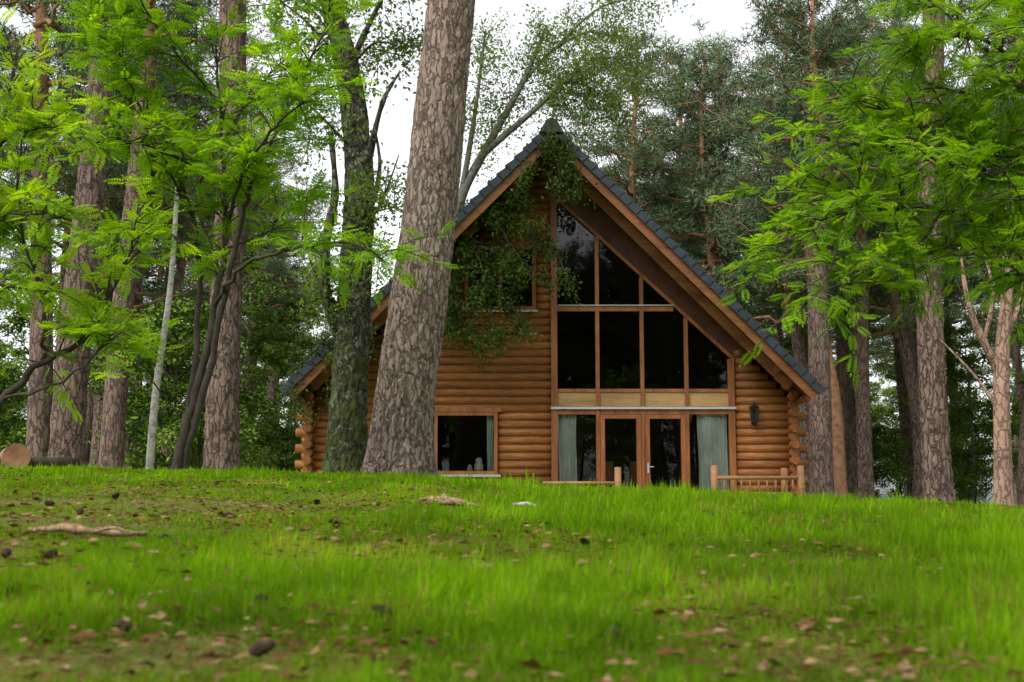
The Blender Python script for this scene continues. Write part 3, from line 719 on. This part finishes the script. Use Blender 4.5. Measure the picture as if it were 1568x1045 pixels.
named_tree('pine_tree',[(-1.80,20,1.1),(-1.68,20,2.2),(-1.50,20,3.6),(-1.34,20,4.93),(-1.16,20,6.9),(-1.0,20,8.75),(-.85,20,11),(-.8,20,14)],[.51,.465,.445,.425,.405,.385,.35,.28],M_pine,crowns[1],sides=220,disp=.021,flare=.22,k=80,cs=1.05)
lt=named_tree('lichen_covered_tree',[(-2.80,21.5,1.1),(-2.74,21.5,2.6),(-2.66,21.5,4.7),(-2.64,21.5,6.4),(-2.89,21.5,8.2),(-3.18,21.5,9.4),(-3.5,21.5,12)],[.35,.30,.27,.24,.21,.18,.1],M_lich,None,sides=60,disp=.03,flare=.35,k=30,extra=[
 ([(-2.64,21.5,5.9),(-2.45,21.3,6.5),(-2.2,21.1,7.4),(-1.9,21,7.9)],[.09,.07,.045,.02]),
 ([(-2.7,21.5,5.2),(-2.4,21.3,5.6),(-2.25,21.2,6.3),(-2.35,21.1,7.0)],[.06,.05,.035,.015]),
 ([(-2.72,21.5,3.2),(-3.1,21.3,3.9),(-3.15,21.2,4.9),(-3.0,21.2,5.8),(-3.1,21.2,6.9)],[.09,.09,.085,.07,.04]),
 ([(-2.9,21.5,8.0),(-2.5,21.3,8.8),(-2.1,21.2,9.6)],[.07,.05,.02])])
named_tree('pine_tree',[(-5.66,25,1),(-5.66,25,4),(-5.62,25,7.5),(-5.7,25,10.8),(-5.75,25,12.5)],[.34,.31,.28,.26,.24],M_pine2,crowns[0],sides=72,disp=.02,flare=.3,k=40,seed=1,cs=1.05)
named_tree('pine_tree',[(-9.05,26,1),(-8.95,26,4),(-8.75,26,7.5),(-8.55,26,11.2),(-8.5,26,13)],[.36,.32,.28,.25,.22],M_pine2,crowns[2],sides=72,disp=.02,flare=.3,k=40,seed=2)
named_tree('pine_tree',[(-10.3,33,1),(-10.2,33,5),(-9.9,33,9.5),(-9.7,33,13)],[.32,.28,.25,.22],M_pine2,crowns[1],sides=20,seed=3)
named_tree('pine_tree',[(8.28,25,.6),(8.25,25,3),(8.28,25,5.5),(8.5,25,9),(8.7,25,12)],[.28,.26,.24,.22,.2],M_pine2,crowns[0],sides=72,disp=.02,flare=.25,k=40,seed=4)
named_tree('pine_tree',[(9.6,40,.6),(9.65,40,4),(9.7,40,8),(9.9,40,10)],[.38,.35,.3,.26],M_pine2,crowns[2],seed=5)
named_tree('pine_tree',[(10.7,42,.6),(10.6,42,4),(10.3,42,6),(10.0,42,8)],[.24,.22,.2,.17],M_limb,crowns[1],seed=6)
named_tree('pine_tree',[(12.1,44,.6),(12.1,44,6),(12.3,44,9)],[.27,.24,.2],M_pine2,crowns[0],seed=7)
named_tree('birch_tree',[(-9.6,34,1),(-9.5,34,3.5),(-9.2,34,6.5),(-9.1,34,10)],[.12,.10,.08,.05],M_birch,None,sides=12)
named_tree('forked_tree',[(7.62,20,.4),(7.65,20,1.6),(7.7,20,2.8),(7.85,20,4),(8.0,20,6)],[.15,.13,.12,.09,.05],M_pinkb,None,sides=18,flare=.3,extra=[
 ([(7.68,20,2.6),(7.4,19.9,3.1),(7.15,19.8,3.7),(7.05,19.8,4.6)],[.08,.06,.04,.02]),
 ([(7.66,20,2.0),(7.3,20.1,2.6),(6.8,20.2,3.2)],[.04,.025,.01]),
 ([(7.75,20,3.2),(8.1,20,3.9),(8.2,20,5)],[.07,.05,.03]),
 ([(7.4,19.9,3.1),(7.5,19.7,3.8),(7.4,19.7,4.5)],[.04,.03,.015])])
def sprays(name,origin,paths,seed,n,ls,spread,mat,drop=.3,kids=14,clen=.8,parent=None,wood=M_twig):
    g=np.random.default_rng(seed);b=np.array(origin,float);e=parent if parent is not None else empty(name,origin)
    w=QA();C=[]
    for pts,rd,lf in paths:
        P,Rr=smoothpath(np.array(pts,float)-b,rd,6);v_,f_=tube(P,Rr,6);w.add(v_,f_)
        for k in range(kids):
            i_=g.integers(int(len(P)*lf),len(P));d=unit(g.normal(0,1,3)*[1,.8,.5])*g.uniform(.35,1)*clen
            q2=P[i_]+d+[0,0,.1*clen];q3=q2+d*.3+[0,0,-g.uniform(.1,1.0)*drop]
            v_,f_=tube([P[i_],q2,q3],[min(.6*Rr[i_],.02),.009,.004],4);w.add(v_,f_)
            for u_ in np.linspace(.25,1,4): C.append(P[i_]*(1-u_)+q2*u_)
            C+=[q3,(q2+q3)/2]
    obj('branches',w.mesh(name+'_branches',wood,True),e)
    C=np.array(C);ci=g.integers(0,len(C),n);off=g.normal(0,spread,(n,3));off[:,2]-=np.abs(g.normal(0,spread,n))
    V,Fc=scatter(DIA,DF,C[ci]+off,frame_from(unit(g.normal(0,1,(n,3))+[0,0,-.5]),roll=g.normal(0,1,n)),ls*(.6+.7*g.random(n)))
    ct=g.random(len(C))
    obj('leaves',npmesh(name+'_leaves',V,Fc,mat,False,np.repeat(np.clip(.45*ct[ci]+.55*g.random(n),0,1),4)),e);return e
sprays('birch_tree',(-2.8,47,.8),[([(-2.8,47,.6),(-2.5,47,6),(-2.3,47,9.5),(-1.95,47,12),(-1.1,47,13.8),(.4,47,16.6),(1.3,47,18.8)],[.28,.24,.22,.2,.16,.11,.05],.7),
 ([(-1.1,47,13.8),(.2,46.8,14.9),(.95,46.6,15.5),(2.0,46.5,16.5),(2.9,46.4,16.9)],[.13,.12,.10,.07,.03],.6),
 ([(-1.95,47,12),(-1.6,46.8,14),(-1.3,46.6,16),(-1.0,46.5,18.5)],[.12,.10,.07,.03],.5),
 ([(.4,47,16.6),(1.6,47,17.9),(2.9,47,18.6),(4.0,47,18.4)],[.07,.06,.04,.02],.2),
 ([(2.0,46.5,16.5),(3.2,46.5,17.4),(4.4,46.5,17.2),(5.0,46.5,16.4)],[.06,.05,.03,.015],.2),
 ([(2.0,46.5,16.5),(3.0,46.5,16.2),(4.0,46.5,15.2)],[.06,.04,.015],.3),
 ([(1.6,47,17.9),(3.4,47,19.6),(5.4,47,20)],[.06,.04,.015],.1)],77,17000,.13,.28,M_birchnear,kids=24,clen=1.5,drop=1.6,wood=M_grey)
sprays('lt',tuple(lt.location),[([(-2.9,21.5,8.0),(-2.4,21.3,8.5),(-1.9,21.2,8.4)],[.03,.02,.01],.2),
 ([(-2.7,21.5,6.6),(-3.4,21.2,7.3),(-4.0,21,7.7)],[.03,.02,.01],.2),([(-2.9,21.5,8.2),(-3.6,21.2,8.9),(-4.2,21,9.3)],[.03,.02,.01],.2),
 ([(-2.7,21.5,5.0),(-2.2,21.0,5.6),(-1.9,20.9,6.4)],[.03,.02,.01],.3),([(-2.7,21.5,3.6),(-3.3,21.2,4.4),(-3.5,21,5.3)],[.025,.018,.01],.3),
 ([(-3.1,21.5,9.2),(-2.4,21.2,9.7),(-1.8,21,9.5)],[.03,.02,.01],.1)],91,7500,.085,.16,M_birchnear,kids=16,clen=.8,drop=.5,parent=lt)

# climbing vine on the cabin gable
vs_=[[(-1.4,31.2,7.2),(-.9,31.0,7.8),(-.2,31.0,7.6),(.4,31.0,7.3),(.9,31.0,6.9)],
[(-1.7,31.2,6.4),(-.9,30.9,6.9),(-.1,30.9,6.6),(.6,30.9,6.1)],[(-1.3,31.0,5.4),(-.7,30.9,5.8),(0,30.9,5.4),(.3,30.9,4.9)],
[(-.9,30.9,6.8),(-.6,30.8,6.0),(-.5,30.8,5.2),(-.2,30.8,4.6)],[(-1.5,31.2,5.9),(-1.4,31,5.2),(-1.2,31,4.7)],
[(-1.2,31,7.9),(-.5,30.9,8.2),(.2,30.8,8.0)],[(-2.0,31.2,7.0),(-1.4,31.2,7.2)],[(-.4,30.9,7.7),(-.1,30.8,7.0),(.1,30.8,6.3),(.0,30.8,5.7)],
[(-1.6,31.2,7.4),(-1.8,31.,6.6),(-1.7,31,5.6),(-1.5,31,4.8)]]
ve=sprays('climbing_vine',(0,31.5,4),[(v_,[.022]*(len(v_)-1)+[.01],0) for v_ in vs_],88,11000,.10,.10,M_vine,kids=15,clen=.5,drop=.4)
v2=[[(.97,30.5,9.8),(.9,30.35,9.4),(1.1,30.3,8.9),(1.2,30.3,8.2)],[(.97,30.5,9.7),(1.35,30.35,9.3),(1.45,30.3,8.7)],[(.97,30.5,9.6),(.7,30.35,9.3),(.55,30.4,8.9),(.3,30.4,8.6)],
[(.4,30.5,7.5),(.9,30.5,7.2),(1.2,30.5,6.4),(1.45,30.5,5.9)],[(1.0,30.4,9.2),(1.5,30.3,8.8),(1.6,30.3,8.1)]]
sprays('vine_top',(0,31.5,4),[(v_,[.018]*(len(v_)-1)+[.008],0) for v_ in v2],89,2600,.095,.08,M_vine,kids=10,clen=.28,drop=.45,parent=ve)
v3=[[(-5.5,30.6,3.6),(-4.9,30.4,4.1),(-4.3,30.4,4.7),(-3.7,30.4,5.3)],[(-5.3,30.5,3.4),(-5.0,30.4,2.8)],[(-3.9,30.5,5.3),(-3.4,30.4,4.8),(-3.3,30.4,4.2)],[(-4.3,30.4,4.3),(-4.1,30.4,3.5),(-4.2,30.4,2.9)]]
sprays('vine_left',(0,31.5,4),[(v_,[.018]*(len(v_)-1)+[.008],0) for v_ in v3],90,1500,.09,.10,M_vine,kids=9,clen=.35,drop=.3,parent=ve)

# ------------------------------------------------------------------ woodland mass
wood=empty('background_trees');g=np.random.default_rng(99)
def put(pair,x,y,s,rz,dz=0,sz=None):
    z=float(height(x,y))+dz
    for me in pair:
        o=obj('woodland_part',me,wood,(x,y,z));o.rotation_euler=(0,0,rz);o.scale=(s,s,sz or s)
def pine_at(x,y,s=1.0,bi=None):
    bi=g.integers(0,4) if bi is None else bi;me,top=boles[bi];rz=g.uniform(0,6.28);s*=g.uniform(.9,1.25)
    z=float(height(x,y));o=obj('woodland_part',me,wood,(x,y,z));o.rotation_euler=(0,0,rz);o.scale=(s,)*3
    c,s_=math.cos(rz),math.sin(rz);tx=(top[0]*c-top[1]*s_)*s;ty=(top[0]*s_+top[1]*c)*s
    cr=crowns[g.integers(0,3)]
    for m_ in cr:
        o=obj('woodland_part',m_,wood,(x+tx,y+ty,z+(top[2]-.4)*s));o.rotation_euler=(0,0,rz);o.scale=(s,)*3
def ok(x,y):
    u=x/y if y>0 else 9
    if y>0 and -.10<u<.07: return False
    if y<52 and -9<x<10.5: return False
    return True
for (x,y,bi) in [(5.6,53,0),(7.6,50,4),(9.4,54,1),(11.0,49,4),(13.2,52,0),(14.8,47,4),(16.5,51,2),(18.3,46,4),(8.6,60,1),(12.4,61,2),(16.2,60,0),(20.5,50,1),(-13,44,4),(-17,47,0),(-20,44,1),(-14,38,0)]:
    pine_at(x,y,1.05,bi)
for (lo,hi,cnt) in((40,55,10),(55,80,24),(80,120,26)):
    k=0
    while k<cnt:
        y=g.uniform(lo,hi);x=g.uniform(-1,1)*(y*.52+4)
        if ok(x,y): pine_at(x,y);k+=1
for (lo,hi,cnt) in((38,60,12),(60,100,26),(100,140,28)):
    k=0
    while k<cnt:
        y=g.uniform(lo,hi);x=g.uniform(-1,1)*(y*.52+4)
        if ok(x,y) and not (y<50 and 8<x<14): put(broads[g.integers(0,4)],x,y,g.uniform(.8,1.2),g.uniform(0,6.28));k+=1
for (lo,hi,cnt) in((38,60,30),(60,110,56)):
    k=0
    while k<cnt:
        y=g.uniform(lo,hi);x=g.uniform(-1,1)*(y*.5+4)
        if y<54 and -8<x<15: continue
        put(bushes[g.integers(0,3)],x,y,g.uniform(.8,1.4),g.uniform(0,6.28));k+=1
# woodland around and behind the viewpoint
for k in range(46):
    an=g.uniform(math.pi*1.03,math.pi*1.97);r_=g.uniform(26,60);x=r_*math.cos(an)*1.1;y=r_*math.sin(an)
    pine_at(x,y,1.1)
    if k%2==0: put(broads[g.integers(0,4)],x+g.normal(0,5),y-6,1.3,k)
for k in range(20):
    pine_at(-13+1.35*k+g.normal(0,.4),-30-7*(k%3),1.2,4 if k%2 else 0)

# ------------------------------------------------------------------ light
wd=bpy.data.worlds.new('World');sc.world=wd;wd.use_nodes=True;nt=wd.node_tree;bg=nt.nodes['Background']
sky=nt.nodes.new('ShaderNodeTexSky');sky.sky_type='NISHITA';sky.sun_disc=False
sd=Vector((-.45,-.55,.85)).normalized()
sky.sun_elevation=math.asin(sd.z);sky.sun_rotation=math.atan2(sd.x,sd.y);sky.air_density=1.0;sky.dust_density=3;sky.ozone_density=1
hs=nt.nodes.new('ShaderNodeHueSaturation');hs.inputs['Saturation'].default_value=.12;hs.inputs['Value'].default_value=2.3
nt.links.new(sky.outputs[0],hs.inputs['Color']);nt.links.new(hs.outputs[0],bg.inputs[0]);bg.inputs[1].default_value=.15
l=bpy.data.lights.new('sun','SUN');l.energy=1.5;l.angle=math.radians(14);l.color=(1,.96,.88)
so=bpy.data.objects.new('sun',l);so.rotation_euler=(-sd).to_track_quat('-Z','Y').to_euler();COL.objects.link(so)
# ------------------------------------------------------------------ camera
cd=bpy.data.cameras.new('camera');cd.lens=45;cd.sensor_width=36;cd.clip_start=.05;cd.clip_end=2000
cd.dof.use_dof=True;cd.dof.focus_distance=24;cd.dof.aperture_fstop=3.6
co_=bpy.data.objects.new('camera',cd);co_.location=(0,0,.5);co_.rotation_euler=(math.radians(97.5),0,0);COL.objects.link(co_);sc.camera=co_
sc.view_settings.view_transform='Standard';sc.view_settings.look='None';sc.view_settings.exposure=0
